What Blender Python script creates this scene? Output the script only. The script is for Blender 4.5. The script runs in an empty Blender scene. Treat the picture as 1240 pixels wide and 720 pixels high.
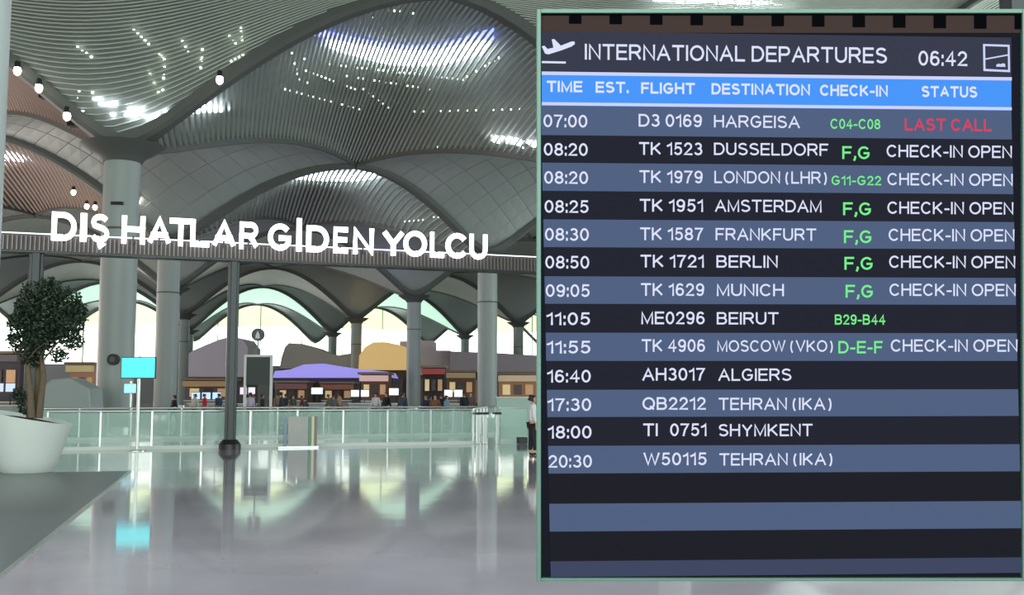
import bpy, bmesh, math, random
from mathutils import Vector, Matrix
random.seed(7)
SC = bpy.context.scene
COL = SC.collection
# ---------------------------------------------------------------- camera / world / lights
F = 1285.0
PITCH = math.atan(118 / F)
CAM = Vector((0, 0, 1.65))
cd = bpy.data.cameras.new('camera'); cam = bpy.data.objects.new('camera', cd); COL.objects.link(cam)
cam.location = CAM; cam.rotation_euler = (math.pi / 2 + PITCH, 0, 0)
cd.sensor_width = 36; cd.lens = 36 * F / 1240; cd.clip_end = 900
SC.camera = cam
SC.view_settings.view_transform = 'Standard'; SC.view_settings.look = 'None'
SC.view_settings.gamma = 1; SC.view_settings.exposure = 0.0
w = bpy.data.worlds.new('world'); SC.world = w; w.use_nodes = True
w.node_tree.nodes['Background'].inputs[0].default_value = (0.72, 0.86, 0.80, 1)
w.node_tree.nodes['Background'].inputs[1].default_value = 1.0

def area(name, loc, rot, sx, sy, power, col=(1, 1, 1)):
    d = bpy.data.lights.new(name, 'AREA'); d.shape = 'RECTANGLE'; d.size = sx; d.size_y = sy
    d.energy = power; d.color = col
    o = bpy.data.objects.new(name, d); COL.objects.link(o); o.location = loc; o.rotation_euler = rot
    return o
PI = math.pi
area('fill_light_behind', (0, -25, 9), (PI / 2, 0, 0), 60, 14, 16000, (.95, 1, .97))  # added unseen fill from behind the camera, for upright surfaces and ceiling
area('fill_light_overhead', (0, 8, 12.5), (0, 0, 0), 26, 12, 2600, (1, .97, 1))  # added fill over the near floor, out of view, no fixture
area('fill_light_left', (-75, 60, 6), (PI / 2, 0, -PI / 2), 80, 9, 9000, (1, .80, .72))  # added warm fill from beyond the left edge
area('fill_light_right', (62, 60, 6), (PI / 2, 0, PI / 2), 80, 9, 16000, (.9, 1, 1))  # added cool fill from the unseen right side

area('fill_up_behind', (0, -14, .6), (PI, 0, 0), 40, 16, 14000, (.93, 1, .97))  # added upward fill behind the camera, brightens the ceiling
area('fill_up_left', (-52, 62, .6), (PI, 0, 0), 24, 70, 9000, (1, .86, .8))  # added upward fill for the ceiling, unseen at the left
area('fill_up_right', (46, 66, .6), (PI, 0, 0), 24, 70, 16000, (.93, 1, .97))  # added upward fill for the ceiling, unseen at the right
area('fill_light_far', (-112, 150, 9), (PI / 2, 0, -PI / 2), 110, 12, 30000, (1, .96, .95))  # added fill out of view at the left, brightens the far shops
# ---------------------------------------------------------------- helpers
def lin(c):
    c = c / 255
    return c / 12.92 if c <= .04045 else ((c + .055) / 1.055) ** 2.4
def rgb(r, g, b): return (lin(r), lin(g), lin(b), 1)
MATS = {}
def mat(name, col, rough=.6, metal=0, emit=0, ecol=None, noise=0, nscale=8, alpha=1, trans=0, spec=None, bump=0):
    if name in MATS: return MATS[name]
    m = bpy.data.materials.new(name); m.use_nodes = True
    nt = m.node_tree; b = nt.nodes['Principled BSDF']
    c = rgb(*col)
    b.inputs['Base Color'].default_value = c
    b.inputs['Roughness'].default_value = rough; b.inputs['Metallic'].default_value = metal
    if spec is not None: b.inputs['Specular IOR Level'].default_value = spec
    if emit:
        b.inputs['Emission Color'].default_value = rgb(*(ecol or col)); b.inputs['Emission Strength'].default_value = emit
    if trans: b.inputs['Transmission Weight'].default_value = trans
    if alpha < 1: b.inputs['Alpha'].default_value = alpha
    if noise or bump:
        tc = nt.nodes.new('ShaderNodeTexCoord'); nz = nt.nodes.new('ShaderNodeTexNoise')
        nz.inputs['Scale'].default_value = nscale; nz.inputs['Detail'].default_value = 4
        nt.links.new(tc.outputs['Object'], nz.inputs['Vector'])
        if noise:
            mx = nt.nodes.new('ShaderNodeMix'); mx.data_type = 'RGBA'
            mx.inputs[6].default_value = tuple(max(0, x * (1 - noise)) for x in c[:3]) + (1,)
            mx.inputs[7].default_value = tuple(min(1, x * (1 + noise)) for x in c[:3]) + (1,)
            nt.links.new(nz.outputs['Fac'], mx.inputs[0]); nt.links.new(mx.outputs[2], b.inputs['Base Color'])
        if bump:
            bp = nt.nodes.new('ShaderNodeBump'); bp.inputs['Strength'].default_value = bump
            nt.links.new(nz.outputs['Fac'], bp.inputs['Height']); nt.links.new(bp.outputs[0], b.inputs['Normal'])
    MATS[name] = m; return m

def ray(px, py):
    d = Vector(((px - 620) / F, (360 - py) / F, -1))
    return Matrix.Rotation(PI / 2 + PITCH, 3, 'X') @ d
def at(px, py, Y):
    d = ray(px, py); return CAM + d * (Y / d.y)
def on_floor(px, py):
    d = ray(px, py); return CAM + d * (-CAM.z / d.z)
def dist_scale(Y): return Y / F          # metres per pixel at distance Y

class MB:
    def __init__(s): s.v = []; s.f = []
    def box(s, c, size, M=None):
        x, y, z = size[0] / 2, size[1] / 2, size[2] / 2; n = len(s.v); c = Vector(c)
        for dz in (-z, z):
            for dx, dy in ((-x, -y), (x, -y), (x, y), (-x, y)):
                p = Vector((dx, dy, dz)); p = (M @ p if M else p) + c; s.v.append(tuple(p))
        for f in ((0, 3, 2, 1), (4, 5, 6, 7), (0, 1, 5, 4), (1, 2, 6, 5), (2, 3, 7, 6), (3, 0, 4, 7)):
            s.f.append(tuple(n + i for i in f))
        return s
    def prism(s, pts, off):
        n = len(s.v); k = len(pts); off = Vector(off)
        s.v += [tuple(Vector(p)) for p in pts] + [tuple(Vector(p) + off) for p in pts]
        s.f.append(tuple(range(n, n + k))[::-1]); s.f.append(tuple(range(n + k, n + 2 * k)))
        for i in range(k):
            j = (i + 1) % k; s.f.append((n + i, n + j, n + k + j, n + k + i))
        return s
    def tube(s, pts, r, seg=8, cap=True):
        pts = [Vector(p) for p in pts]; rs = r if isinstance(r, (list, tuple)) else [r] * len(pts)
        n = len(s.v)
        for i, p in enumerate(pts):
            t = (pts[min(i + 1, len(pts) - 1)] - pts[max(i - 1, 0)]).normalized()
            u = t.orthogonal().normalized() if i == 0 else (u - t * u.dot(t)).normalized()
            vv = t.cross(u)
            for k in range(seg):
                a = 2 * PI * k / seg; s.v.append(tuple(p + (u * math.cos(a) + vv * math.sin(a)) * rs[i]))
        for i in range(len(pts) - 1):
            for k in range(seg):
                k2 = (k + 1) % seg
                s.f.append((n + i * seg + k, n + i * seg + k2, n + (i + 1) * seg + k2, n + (i + 1) * seg + k))
        if cap:
            s.f.append(tuple(n + k for k in range(seg))[::-1]); e = n + (len(pts) - 1) * seg
            s.f.append(tuple(e + k for k in range(seg)))
        return s
    def lathe(s, prof, c=(0, 0, 0), seg=24, tilt=None):
        n = len(s.v); c = Vector(c)
        for r, z in prof:
            for k in range(seg):
                a = 2 * PI * k / seg; p = Vector((r * math.cos(a), r * math.sin(a), z))
                if tilt: p = tilt(p)
                s.v.append(tuple(p + c))
        for i in range(len(prof) - 1):
            for k in range(seg):
                k2 = (k + 1) % seg
                s.f.append((n + i * seg + k, n + i * seg + k2, n + (i + 1) * seg + k2, n + (i + 1) * seg + k))
        s.f.append(tuple(n + k for k in range(seg))[::-1]); e = n + (len(prof) - 1) * seg
        s.f.append(tuple(e + k for k in range(seg)))
        return s
    def build(s, name, m, parent=None, smooth=False, bevel=0, stuff=False, label=None):
        me = bpy.data.meshes.new(name); me.from_pydata(s.v, [], s.f); me.update()
        me.materials.append(m)
        if smooth:
            me.polygons.foreach_set('use_smooth', [True] * len(me.polygons))
            try: me.set_sharp_from_angle(angle=math.radians(40))
            except Exception: pass
        o = bpy.data.objects.new(name, me); COL.objects.link(o)
        if bevel:
            b = o.modifiers.new('bevel', 'BEVEL'); b.width = bevel; b.segments = 2; b.limit_method = 'ANGLE'
        if parent: attach(o, parent)
        if stuff: o['kind'] = 'stuff'
        if label: o['label'] = label
        return o
def attach(o, parent):
    o.parent = parent
    o.matrix_parent_inverse = parent_world(parent).inverted()
def parent_world(p):
    M = p.matrix_basis.copy()
    if p.parent: M = parent_world(p.parent) @ p.matrix_parent_inverse @ M
    return M
def thing(name, label, cat, loc=(0, 0, 0), rz=0, group=None, kind=None):
    o = bpy.data.objects.new(name, None); COL.objects.link(o); o.empty_display_size = .2
    o.location = loc; o.rotation_euler = (0, 0, rz)
    if kind: o['kind'] = kind
    tag(o, label, cat, group); return o
def tag(o, label=None, cat=None, group=None, kind=None):
    if label: o['label'] = label
    if cat: o['category'] = cat
    if group: o['group'] = group
    if kind: o['kind'] = kind
    return o
def local(root, verts_builder):            # build in the local space of a root: parent without inverse
    for o in verts_builder: o.parent = root
def copy_tree(o, parent=None):
    c = o.copy(); COL.objects.link(c)
    if parent: c.parent = parent
    for ch in o.children: copy_tree(ch, c)
    return c

def arc(cx, cy, rx, ry, a0, a1, n=9):
    return [(cx + rx * math.cos(math.radians(a0 + (a1 - a0) * k / n)), cy + ry * math.sin(math.radians(a0 + (a1 - a0) * k / n))) for k in range(n + 1)]
O_ = [arc(.5, .5, .5, .5, 0, 360, 24)]
S_ = [arc(.5, .76, .46, .24, 25, 215, 12) + arc(.5, .26, .5, .26, 60, -155, 13)]
GL = {                                        # width, strokes in a unit box
    'A': (.80, [[(0, 0), (.5, 1), (1, 0)], [(.18, .34), (.82, .34)]]),
    'B': (.68, [[(.6, .53), (0, .53), (0, 1), (.55, 1)] + arc(.6, .765, .33, .235, 90, -90, 8) + arc(.62, .265, .38, .265, 90, -90, 8) + [(0, 0), (0, .53)]]),
    'C': (.76, [arc(.52, .5, .52, .5, 38, 322, 20)]),
    'D': (.74, [[(0, 0), (0, 1), (.45, 1)] + arc(.45, .5, .55, .5, 90, -90, 14) + [(0, 0)]]),
    'E': (.62, [[(1, 1), (0, 1), (0, 0), (1, 0)], [(0, .52), (.92, .52)]]),
    'F': (.58, [[(1, 1), (0, 1), (0, 0)], [(0, .5), (.88, .5)]]),
    'G': (.80, [arc(.5, .5, .5, .5, 40, 330, 20) + [(.95, .46), (.56, .46)]]),
    'H': (.70, [[(0, 0), (0, 1)], [(1, 0), (1, 1)], [(0, .53), (1, .53)]]),
    'I': (0, [[(0, 0), (0, 1)]]),
    'K': (.72, [[(0, 0), (0, 1)], [(.95, 1), (0, .36)], [(.3, .56), (1, 0)]]),
    'L': (.56, [[(0, 1), (0, 0), (1, 0)]]),
    'M': (.84, [[(0, 0), (0, 1), (.5, .04), (1, 1), (1, 0)]]),
    'N': (.70, [[(0, 0), (0, 1), (1, 0), (1, 1)]]),
    'O': (.86, O_),
    'P': (.66, [[(0, 0), (0, 1), (.6, 1)] + arc(.64, .735, .36, .265, 90, -90, 9) + [(0, .47)]]),
    'Q': (.86, O_ + [[(.62, .26), (.98, -.04)]]),
    'R': (.72, [[(0, 0), (0, 1), (.6, 1)] + arc(.62, .745, .34, .255, 90, -90, 9) + [(0, .49)], [(.5, .49), (.76, .3), (1, 0)]]),
    'S': (.66, S_),
    'T': (.70, [[(0, 1), (1, 1)], [(.5, 1), (.5, 0)]]),
    'U': (.70, [[(0, 1), (0, .36)] + arc(.5, .36, .5, .36, 180, 360, 12) + [(1, 1)]]),
    'V': (.78, [[(0, 1), (.5, 0), (1, 1)]]),
    'W': (1.12, [[(0, 1), (.26, 0), (.5, .98), (.74, 0), (1, 1)]]),
    'Y': (.76, [[(0, 1), (.5, .44), (1, 1)], [(.5, .44), (.5, 0)]]),
    '0': (.56, [arc(.5, .5, .5, .5, 0, 360, 22)]),
    '1': (.30, [[(0, .76), (.7, .86), (1, 1), (1, 0)]]),
    '2': (.56, [arc(.5, .72, .46, .28, 165, -30, 12) + [(0, 0), (1, 0)]]),
    '3': (.56, [arc(.48, .76, .42, .24, 155, -80, 11) + arc(.48, .27, .5, .27, 85, -160, 12)]),
    '4': (.60, [[(.72, 0), (.72, 1), (0, .3), (1, .3)]]),
    '5': (.56, [[(.9, 1), (.2, 1), (.08, .5)] + arc(.47, .32, .5, .32, 125, -155, 14)]),
    '6': (.56, [arc(.52, .7, .46, .3, 30, 150, 8) + [(.02, .5)] + arc(.5, .3, .48, .3, 180, 540, 18)]),
    '7': (.56, [[(0, 1), (1, 1), (.52, .48), (.34, 0)]]),
    '8': (.56, [arc(.5, .76, .42, .24, -90, 270, 16), arc(.5, .26, .5, .26, 90, 450, 16)]),
    '9': (.56, [arc(.48, .3, .46, .3, -150, -30, 8) + [(.98, .5)] + arc(.5, .7, .48, .3, 0, 360, 18)]),
    ':': (0, [[(0, .0), (0, .1)], [(0, .6), (0, .7)]]),
    '.': (0, [[(0, .0), (0, .08)]]),
    ',': (.06, [[(1, .1), (1, .0), (0, -.16)]]),
    '-': (.30, [[(0, .38), (1, .38)]]),
    '(': (.26, [arc(1.1, .42, 1.1, .66, 118, 242, 10)]),
    ')': (.26, [arc(-.1, .42, 1.1, .66, 62, -62, 10)]),
}
GL['\u015e'] = (.66, S_ + [[(.5, 0), (.5, -.12), (.72, -.2), (.42, -.32)]])
GL['\u0130'] = (0, [[(0, 0), (0, 1)], [(0, 1.22), (0, 1.3)]])
def text_mesh(body, weight=.1, depth=0.0, track=.16):
    """stroke lettering, cap height 1, laid out from x = 0"""
    vs, fs, x, hw = [], [], 0.0, weight / 2
    def poly(P):
        n = len(vs); k = len(P); vs.extend((a, b, depth) for a, b in P); fs.append(tuple(range(n, n + k)))
        if depth:
            vs.extend((a, b, 0) for a, b in P); fs.append(tuple(range(n + k, n + 2 * k))[::-1])
            for q in range(k): r = (q + 1) % k; fs.append((n + r, n + q, n + k + q, n + k + r))
    for c in body:
        if c == ' ': x += .34; continue
        wd, strokes = GL[c]
        for st_ in strokes:
            P = [(x + hw + a * wd, hw + b * (1 - weight)) for a, b in st_]
            closed = abs(P[0][0] - P[-1][0]) + abs(P[0][1] - P[-1][1]) < 1e-6
            if not closed:                    # square ends reach the box edge
                for e, n_ in ((0, 1), (-1, -2)):
                    dx, dy = P[e][0] - P[n_][0], P[e][1] - P[n_][1]; L = math.hypot(dx, dy) or 1
                    if abs(dy) / L > .9 or abs(dx) / L > .9: P[e] = (P[e][0] + dx / L * hw, P[e][1] + dy / L * hw)
            N = len(P) - 1; lft, rgt = [], []
            for q in range(N + 1):
                if closed: a, b = P[(q - 1) % N], P[(q + 1) % N]
                else: a, b = P[max(q - 1, 0)], P[min(q + 1, N)]
                p = P[q]
                d1 = (p[0] - a[0], p[1] - a[1]); d2 = (b[0] - p[0], b[1] - p[1])
                l1, l2 = math.hypot(*d1), math.hypot(*d2)
                if l1 < 1e-9: d1, l1 = d2, l2
                if l2 < 1e-9: d2, l2 = d1, l1
                n1 = (-d1[1] / l1, d1[0] / l1); n2 = (-d2[1] / l2, d2[0] / l2)
                mx, my = n1[0] + n2[0], n1[1] + n2[1]; ml = math.hypot(mx, my)
                if ml < .2: mx, my, ml = n1[0], n1[1], 1
                mx, my = mx / ml, my / ml; k = hw / max(.62, mx * n1[0] + my * n1[1])
                lft.append((p[0] + mx * k, p[1] + my * k)); rgt.append((p[0] - mx * k, p[1] - my * k))
            n = len(vs); m = N + 1
            for lay in ((depth, 0) if depth else (0,)):
                vs.extend((a, b, lay) for a, b in rgt); vs.extend((a, b, lay) for a, b in lft)
            for q in range(N):
                fs.append((n + q, n + q + 1, n + m + q + 1, n + m + q))
                if depth:
                    o_ = n + 2 * m
                    fs.append((o_ + q, o_ + m + q, o_ + m + q + 1, o_ + q + 1))
                    fs.append((n + q, o_ + q, o_ + q + 1, n + q + 1)); fs.append((n + m + q, n + m + q + 1, o_ + m + q + 1, o_ + m + q))
            if depth and not closed:
                o_ = n + 2 * m
                fs.append((n, n + m, o_ + m, o_)); fs.append((n + N, o_ + N, o_ + m + N, n + m + N))
        x += wd + weight + track * (1 - weight)
    me = bpy.data.meshes.new('text'); me.from_pydata(vs, [], fs); me.update(); return me
def capheight(bold): return (0.0, 1.0)

# ---------------------------------------------------------------- materials
M_slat = mat('slat_metal', (178, 186, 174), .45, .0, noise=.12, nscale=.3)
M_back = mat('cavity_grey', (128, 136, 130), .9, noise=.25, nscale=.25)
M_panel = mat('ceiling_panel_metal', (160, 168, 164), .38, .3, noise=.12, nscale=.2)
M_rib = mat('rib_dark', (84, 88, 84), .6)
M_col = mat('column_paint', (150, 160, 157), .45, noise=.06, nscale=.6)
M_sky = mat('skylight_glow_white', (235, 238, 255), .5, emit=22)
M_skyb = mat('skylight_glow_blue', (120, 130, 235), .5, emit=3)
M_ceil_lit = mat('ceiling_lit_mint', (200, 235, 215), .6, emit=.7, ecol=(196, 240, 216))
M_dark = mat('dark_metal', (46, 52, 52), .35, .6)
M_black = mat('black_plastic', (16, 18, 20), .4)
M_white = mat('white_satin', (225, 230, 226), .35)
M_steel = mat('brushed_steel', (190, 198, 194), .3, .9)

# ---------------------------------------------------------------- structure: floor
AX = Vector((.942, .336, 0)); BX = Vector((-.262, .965, 0))
def floor_material():
    m = bpy.data.materials.new('polished_stone'); m.use_nodes = True; nt = m.node_tree; b = nt.nodes['Principled BSDF']
    tc = nt.nodes.new('ShaderNodeTexCoord'); nz = nt.nodes.new('ShaderNodeTexNoise'); nz.inputs['Scale'].default_value = .35
    nz.inputs['Detail'].default_value = 6
    nt.links.new(tc.outputs['Object'], nz.inputs['Vector'])
    r = nt.nodes.new('ShaderNodeValToRGB'); r.color_ramp.elements[0].color = rgb(136, 135, 144); r.color_ramp.elements[1].color = rgb(156, 155, 163)
    r.color_ramp.elements[0].position = .35; r.color_ramp.elements[1].position = .65
    nt.links.new(nz.outputs['Fac'], r.inputs[0]); nt.links.new(r.outputs[0], b.inputs['Base Color'])
    b.inputs['Roughness'].default_value = .06; b.inputs['IOR'].default_value = 2.2
    n2 = nt.nodes.new('ShaderNodeTexNoise'); n2.inputs['Scale'].default_value = 1.2
    nt.links.new(tc.outputs['Object'], n2.inputs['Vector'])
    bp = nt.nodes.new('ShaderNodeBump'); bp.inputs['Strength'].default_value = .02; bp.inputs['Distance'].default_value = .05
    nt.links.new(n2.outputs['Fac'], bp.inputs['Height']); nt.links.new(bp.outputs[0], b.inputs['Normal'])
    return m
M_floor = floor_material()
fl = MB().box((-20, 130, -.15), (320, 330, .3)).build('floor', M_floor); tag(fl, kind='structure')
# darker honed strip on the left, edge parallel to the hall's axis
e0 = on_floor(133, 589); e1 = on_floor(0, 696); dirn = (e0 - e1).normalized()
p0 = e1 - dirn * 12; p1 = e0 + dirn * 4.0
side = Vector((-dirn.y, dirn.x, 0))
st = MB().prism([p0, p1, p1 + side * 30, p0 + side * 30], (0, 0, .012)).build('floor', mat('honed_grey_stone', (78, 86, 88), .3, noise=.1, nscale=.5, spec=.5))
tag(st, kind='structure')
tr = MB().prism([p0, p1, p1 - side * .05, p0 - side * .05], (0, 0, .016)).build('trim_1', M_steel); tag(tr, kind='structure')

# ---------------------------------------------------------------- structure: vaulted ceiling
ZL, ZP = 13.0, 20.0
c0 = [(-7.69, 14), (-17.9, 48), (-25.4, 78), (-36.3, 113), (-46.5, 150), (-57, 187), (-67, 224), (-77, 261)]
c1 = [(18.5, 21), (8.2, 54.5), (-2, 86), (-11.3, 122), (-23.2, 158), (-33, 195), (-43, 232), (-53, 269)]
c2 = [(44, 28), (34, 62), (24, 93), (15, 129), (1, 167), (-9, 203), (-19, 240), (-29, 277)]
LPT = {}
for j in range(8):
    LPT[(0, j)] = Vector(c0[j]); LPT[(1, j)] = Vector(c1[j]); LPT[(2, j)] = Vector(c2[j])
    LPT[(3, j)] = Vector(c2[j]) + Vector((26, 7.5)); LPT[(-1, j)] = Vector(c0[j]) - Vector((26, 7.5))
    LPT[(-2, j)] = Vector(c0[j]) - Vector((52, 15))
PPT = {}
for i in range(-2, 3):
    for j in range(8):
        m_ = (LPT[(i, j)] + LPT[(i + 1, j)]) / 2 + Vector((.5, -1.8)); PPT[(i, j)] = (m_.x, m_.y, ZP + (1.0 if j >= 5 else 0))
PPT[(0, 1)] = (-3.0, 47.5, 20.2); PPT[(0, 2)] = (-12, 80, 19.2)
def V3L(k): v = LPT[k]; return Vector((v.x, v.y, ZL))
def V3P(k): return Vector(PPT[k])
def edge_pt(L, P, t):                      # t=0 at the column, 1 at the crown
    p = L.lerp(P, t); k = (math.sqrt(t * t + .0040) - .0) / math.sqrt(1.0040); p.z = L.z - .75 + (P.z - L.z + .75) * math.sin(k * PI / 2); return p
class Cell:                                # corners: n (near), l, f (far), r; low/high alternate
    def __init__(s, n, l, f, r, typ, bulge):
        s.c = (n, l, f, r); s.typ = typ; s.b = bulge
    def e(s, A, B, t):
        return edge_pt(A, B, t) if A.z < B.z else edge_pt(B, A, 1 - t)
    def pt(s, u, v, off=0):                # n=(0,0) l=(1,0) f=(1,1) r=(0,1)
        n, l, f, r = s.c
        a, b = s.e(n, l, u), s.e(r, f, u); c, d = s.e(n, r, v), s.e(l, f, v)
        z = (a.z * (1 - v) + b.z * v) + (c.z * (1 - u) + d.z * u) - (n.z * (1 - u) * (1 - v) + l.z * u * (1 - v) + f.z * u * v + r.z * (1 - u) * v)
        x = n.x * (1 - u) * (1 - v) + l.x * u * (1 - v) + f.x * u * v + r.x * (1 - u) * v
        y = n.y * (1 - u) * (1 - v) + l.y * u * (1 - v) + f.y * u * v + r.y * (1 - u) * v
        k = max(0.0, 16 * u * (1 - u) * v * (1 - v))
        return Vector((x, y, z + s.b * k ** .7 + off * min(1, k * 2.5)))
    def uv(s, x, y):
        n, l, f, r = s.c; u = v = .5
        for _ in range(7):
            px = n.x * (1 - u) * (1 - v) + l.x * u * (1 - v) + f.x * u * v + r.x * (1 - u) * v - x
            py = n.y * (1 - u) * (1 - v) + l.y * u * (1 - v) + f.y * u * v + r.y * (1 - u) * v - y
            xu = (l.x - n.x) * (1 - v) + (f.x - r.x) * v; yu = (l.y - n.y) * (1 - v) + (f.y - r.y) * v
            xv = (r.x - n.x) * (1 - u) + (f.x - l.x) * u; yv = (r.y - n.y) * (1 - u) + (f.y - l.y) * u
            D = xu * yv - xv * yu
            u -= (px * yv - py * xv) / D; v -= (xu * py - yu * px) / D
        return u, v
CELLS = {}
for i in range(-2, 3):
    for j in range(6):
        CELLS[('II', i, j)] = Cell(V3P((i, j)), V3L((i, j)), V3P((i, j + 1)), V3L((i + 1, j)), 'II', 2.2)
for i in range(-1, 3):
    for j in range(6):
        CELLS[('I', i, j)] = Cell(V3L((i, j)), V3P((i - 1, j + 1)), V3L((i, j + 1)), V3P((i, j + 1)), 'I', 1.3)
def surf(x, y):
    for k, c in CELLS.items():
        xs = [p.x for p in c.c]; ys = [p.y for p in c.c]
        if not (min(xs) <= x <= max(xs) and min(ys) <= y <= max(ys)): continue
        u, v = c.uv(x, y)
        if -.001 <= u <= 1.001 and -.001 <= v <= 1.001: return c, u, v
    return None
def hit(px, py, off=.7):
    d = ray(px, py); d = d / d.y; Y = 22.0
    while Y < 300:
        p = CAM + d * Y; s = surf(p.x, p.y)
        if s and p.z >= s[0].pt(s[1], s[2], off).z: return p
        Y += .25
    return CAM + d * 60
ceil = thing('ceiling', None, None, kind='structure')

def shell(c, off, m, name, nu=18, nv=18, thick=.12, lift=0, **kw):
    b = MB()
    for lay in (0, thick):
        for a in range(nu + 1):
            for q in range(nv + 1): p = c.pt(a / nu, q / nv, off); b.v.append((p.x, p.y, p.z + lay + lift))
    N = (nu + 1) * (nv + 1)
    for a in range(nu):
        for q in range(nv):
            i0 = a * (nv + 1) + q
            b.f.append((i0, i0 + 1, i0 + nv + 2, i0 + nv + 1)); b.f.append((N + i0, N + i0 + nv + 1, N + i0 + nv + 2, N + i0 + 1))
    return b.build(name, m, ceil, smooth=True, **kw)
def slats(c, direction, pitch, width, m, step=1.1):
    dx, dy = direction.x, direction.y; nx, ny = -dy, dx
    pts = [Vector((p.x, p.y)) for p in c.c]
    s0 = min(p.x * nx + p.y * ny for p in pts); s1 = max(p.x * nx + p.y * ny for p in pts)
    t0 = min(p.x * dx + p.y * dy for p in pts); t1 = max(p.x * dx + p.y * dy for p in pts)
    b = MB(); s = s0 + pitch / 2
    while s < s1:
        # clip the line against the quad
        lo, hi = t0, t1
        cx = sum(p.x for p in pts) / 4; cy = sum(p.y for p in pts) / 4; ok = True
        for k in range(4):
            A = pts[k]; B = pts[(k + 1) % 4]; ex, ey = B.x - A.x, B.y - A.y
            sgn = 1 if ex * (cy - A.y) - ey * (cx - A.x) > 0 else -1
            # f(t) = cross(e, P - A)*sgn >= 0
            P0x, P0y = s * nx, s * ny
            f0 = (ex * (P0y - A.y) - ey * (P0x - A.x)) * sgn; g = (ex * dy - ey * dx) * sgn
            if abs(g) < 1e-9:
                if f0 < 0: ok = False
            elif g > 0: lo = max(lo, -f0 / g)
            else: hi = min(hi, -f0 / g)
        if ok and hi - lo > .4:
            n = max(2, int((hi - lo) / step) + 1); base = len(b.v)
            for q in range(n + 1):
                t = lo + (hi - lo) * q / n; x = s * nx + t * dx; y = s * ny + t * dy
                u, v = c.uv(x, y); z = c.pt(min(1, max(0, u)), min(1, max(0, v))).z
                for (o1, o2) in ((-width / 2, 0), (width / 2, 0), (width / 2, .05), (-width / 2, .05)):
                    b.v.append((x + nx * o1, y + ny * o1, z + o2))
            for q in range(n):
                for k in range(4):
                    k2 = (k + 1) % 4
                    b.f.append((base + q * 4 + k, base + q * 4 + k2, base + (q + 1) * 4 + k2, base + (q + 1) * 4 + k))
        s += pitch
    return b.build('ceiling_slats', m, ceil, stuff=True)
M_slat_redlit = mat('slat_metal_warm_lit', (176, 152, 138), .45, noise=.12, nscale=.3)  # left slats: reddish tint of the light put into the metal colour
for (ty, i, j), c in CELLS.items():
    if j <= 2 and ty == 'II' and i in (-1, 0, 1):
        slats(c, BX, (.24, .26, .4)[j], (.12, .13, .2)[j], M_slat if i >= 0 else M_slat_redlit, 1.2 + j)
        shell(c, .6, M_back, 'ceiling_cavity', lift=.12)
    elif j == 0 and ty == 'I' and i in (-1, 0, 1, 2):
        slats(c, Vector((1, .05, 0)), .13, .07, M_slat)
        shell(c, .6, M_back, 'ceiling_cavity', lift=.12)
    elif j == 1 and ty == 'I' and i in (0, 1):
        n1 = 10
        for a in range(n1):
            for q in range(n1):
                b = MB(); g = .003
                K = [(a + x / 2, q + y / 2) for x in range(3) for y in range(3)]
                for lay in (0, .1):
                    for (ua, va) in K:
                        uu = min(max(ua / n1, a / n1 + g / 2), (a + 1) / n1 - g / 2); vv = min(max(va / n1, q / n1 + g / 2), (q + 1) / n1 - g / 2)
                        p = c.pt(uu, vv); b.v.append((p.x, p.y, p.z + lay))
                for x in range(2):
                    for y in range(2):
                        i0 = x * 3 + y
                        b.f.append((i0, i0 + 1, i0 + 4, i0 + 3)); b.f.append((9 + i0, 9 + i0 + 3, 9 + i0 + 4, 9 + i0 + 1))
                for e in ((0, 1), (1, 2), (2, 5), (5, 8), (8, 7), (7, 6), (6, 3), (3, 0)):
                    b.f.append((e[0], e[0] + 9, e[1] + 9, e[1]))
                b.build('ceiling_panel', M_panel, ceil)
        shell(c, 0, M_back, 'ceiling_cavity', 14, 14, lift=.3)
    elif ty == 'II' and j >= 5:
        shell(c, 0, M_ceil_lit, 'ceiling_glow_shell', 12, 12)  # glow added so the far ceiling cells look strongly lit
    else:
        shell(c, 0, M_panel if ty == 'I' else M_slat, 'ceiling_shell', 14, 14)
# ribs along every edge
def rib(L, P, wid, hgt):
    b = MB(); n = 14; d = (P - L); sd = Vector((-d.y, d.x, 0)).normalized()
    for q in range(n + 1):
        t = q / n; p = edge_pt(L, P, t); ww = wid * (1 + 1.2 * max(0, 1 - t * 7))
        for (o1, o2) in ((-.5, -.1), (-.32, -hgt), (.32, -hgt), (.5, -.1), (.5, .35), (-.5, .35)):
            b.v.append(tuple(p + sd * (o1 * ww) + Vector((0, 0, o2))))
    for q in range(n):
        for k in range(6):
            k2 = (k + 1) % 6; b.f.append((q * 6 + k, q * 6 + k2, (q + 1) * 6 + k2, (q + 1) * 6 + k))
    b.f.append(tuple(range(6))[::-1]); b.f.append(tuple(n * 6 + k for k in range(6)))
    return b.build('rib', M_rib, ceil)
for i in range(-2, 4):
    for j in range(8):
        if j > 6: continue
        for k in (i - 1, i):
            if (k, j) in PPT: rib(V3L((i, j)), V3P((k, j)), .85, .3)
            if (k, j + 1) in PPT and j < 6: rib(V3L((i, j)), V3P((k, j + 1)), .35, .15)

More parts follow.
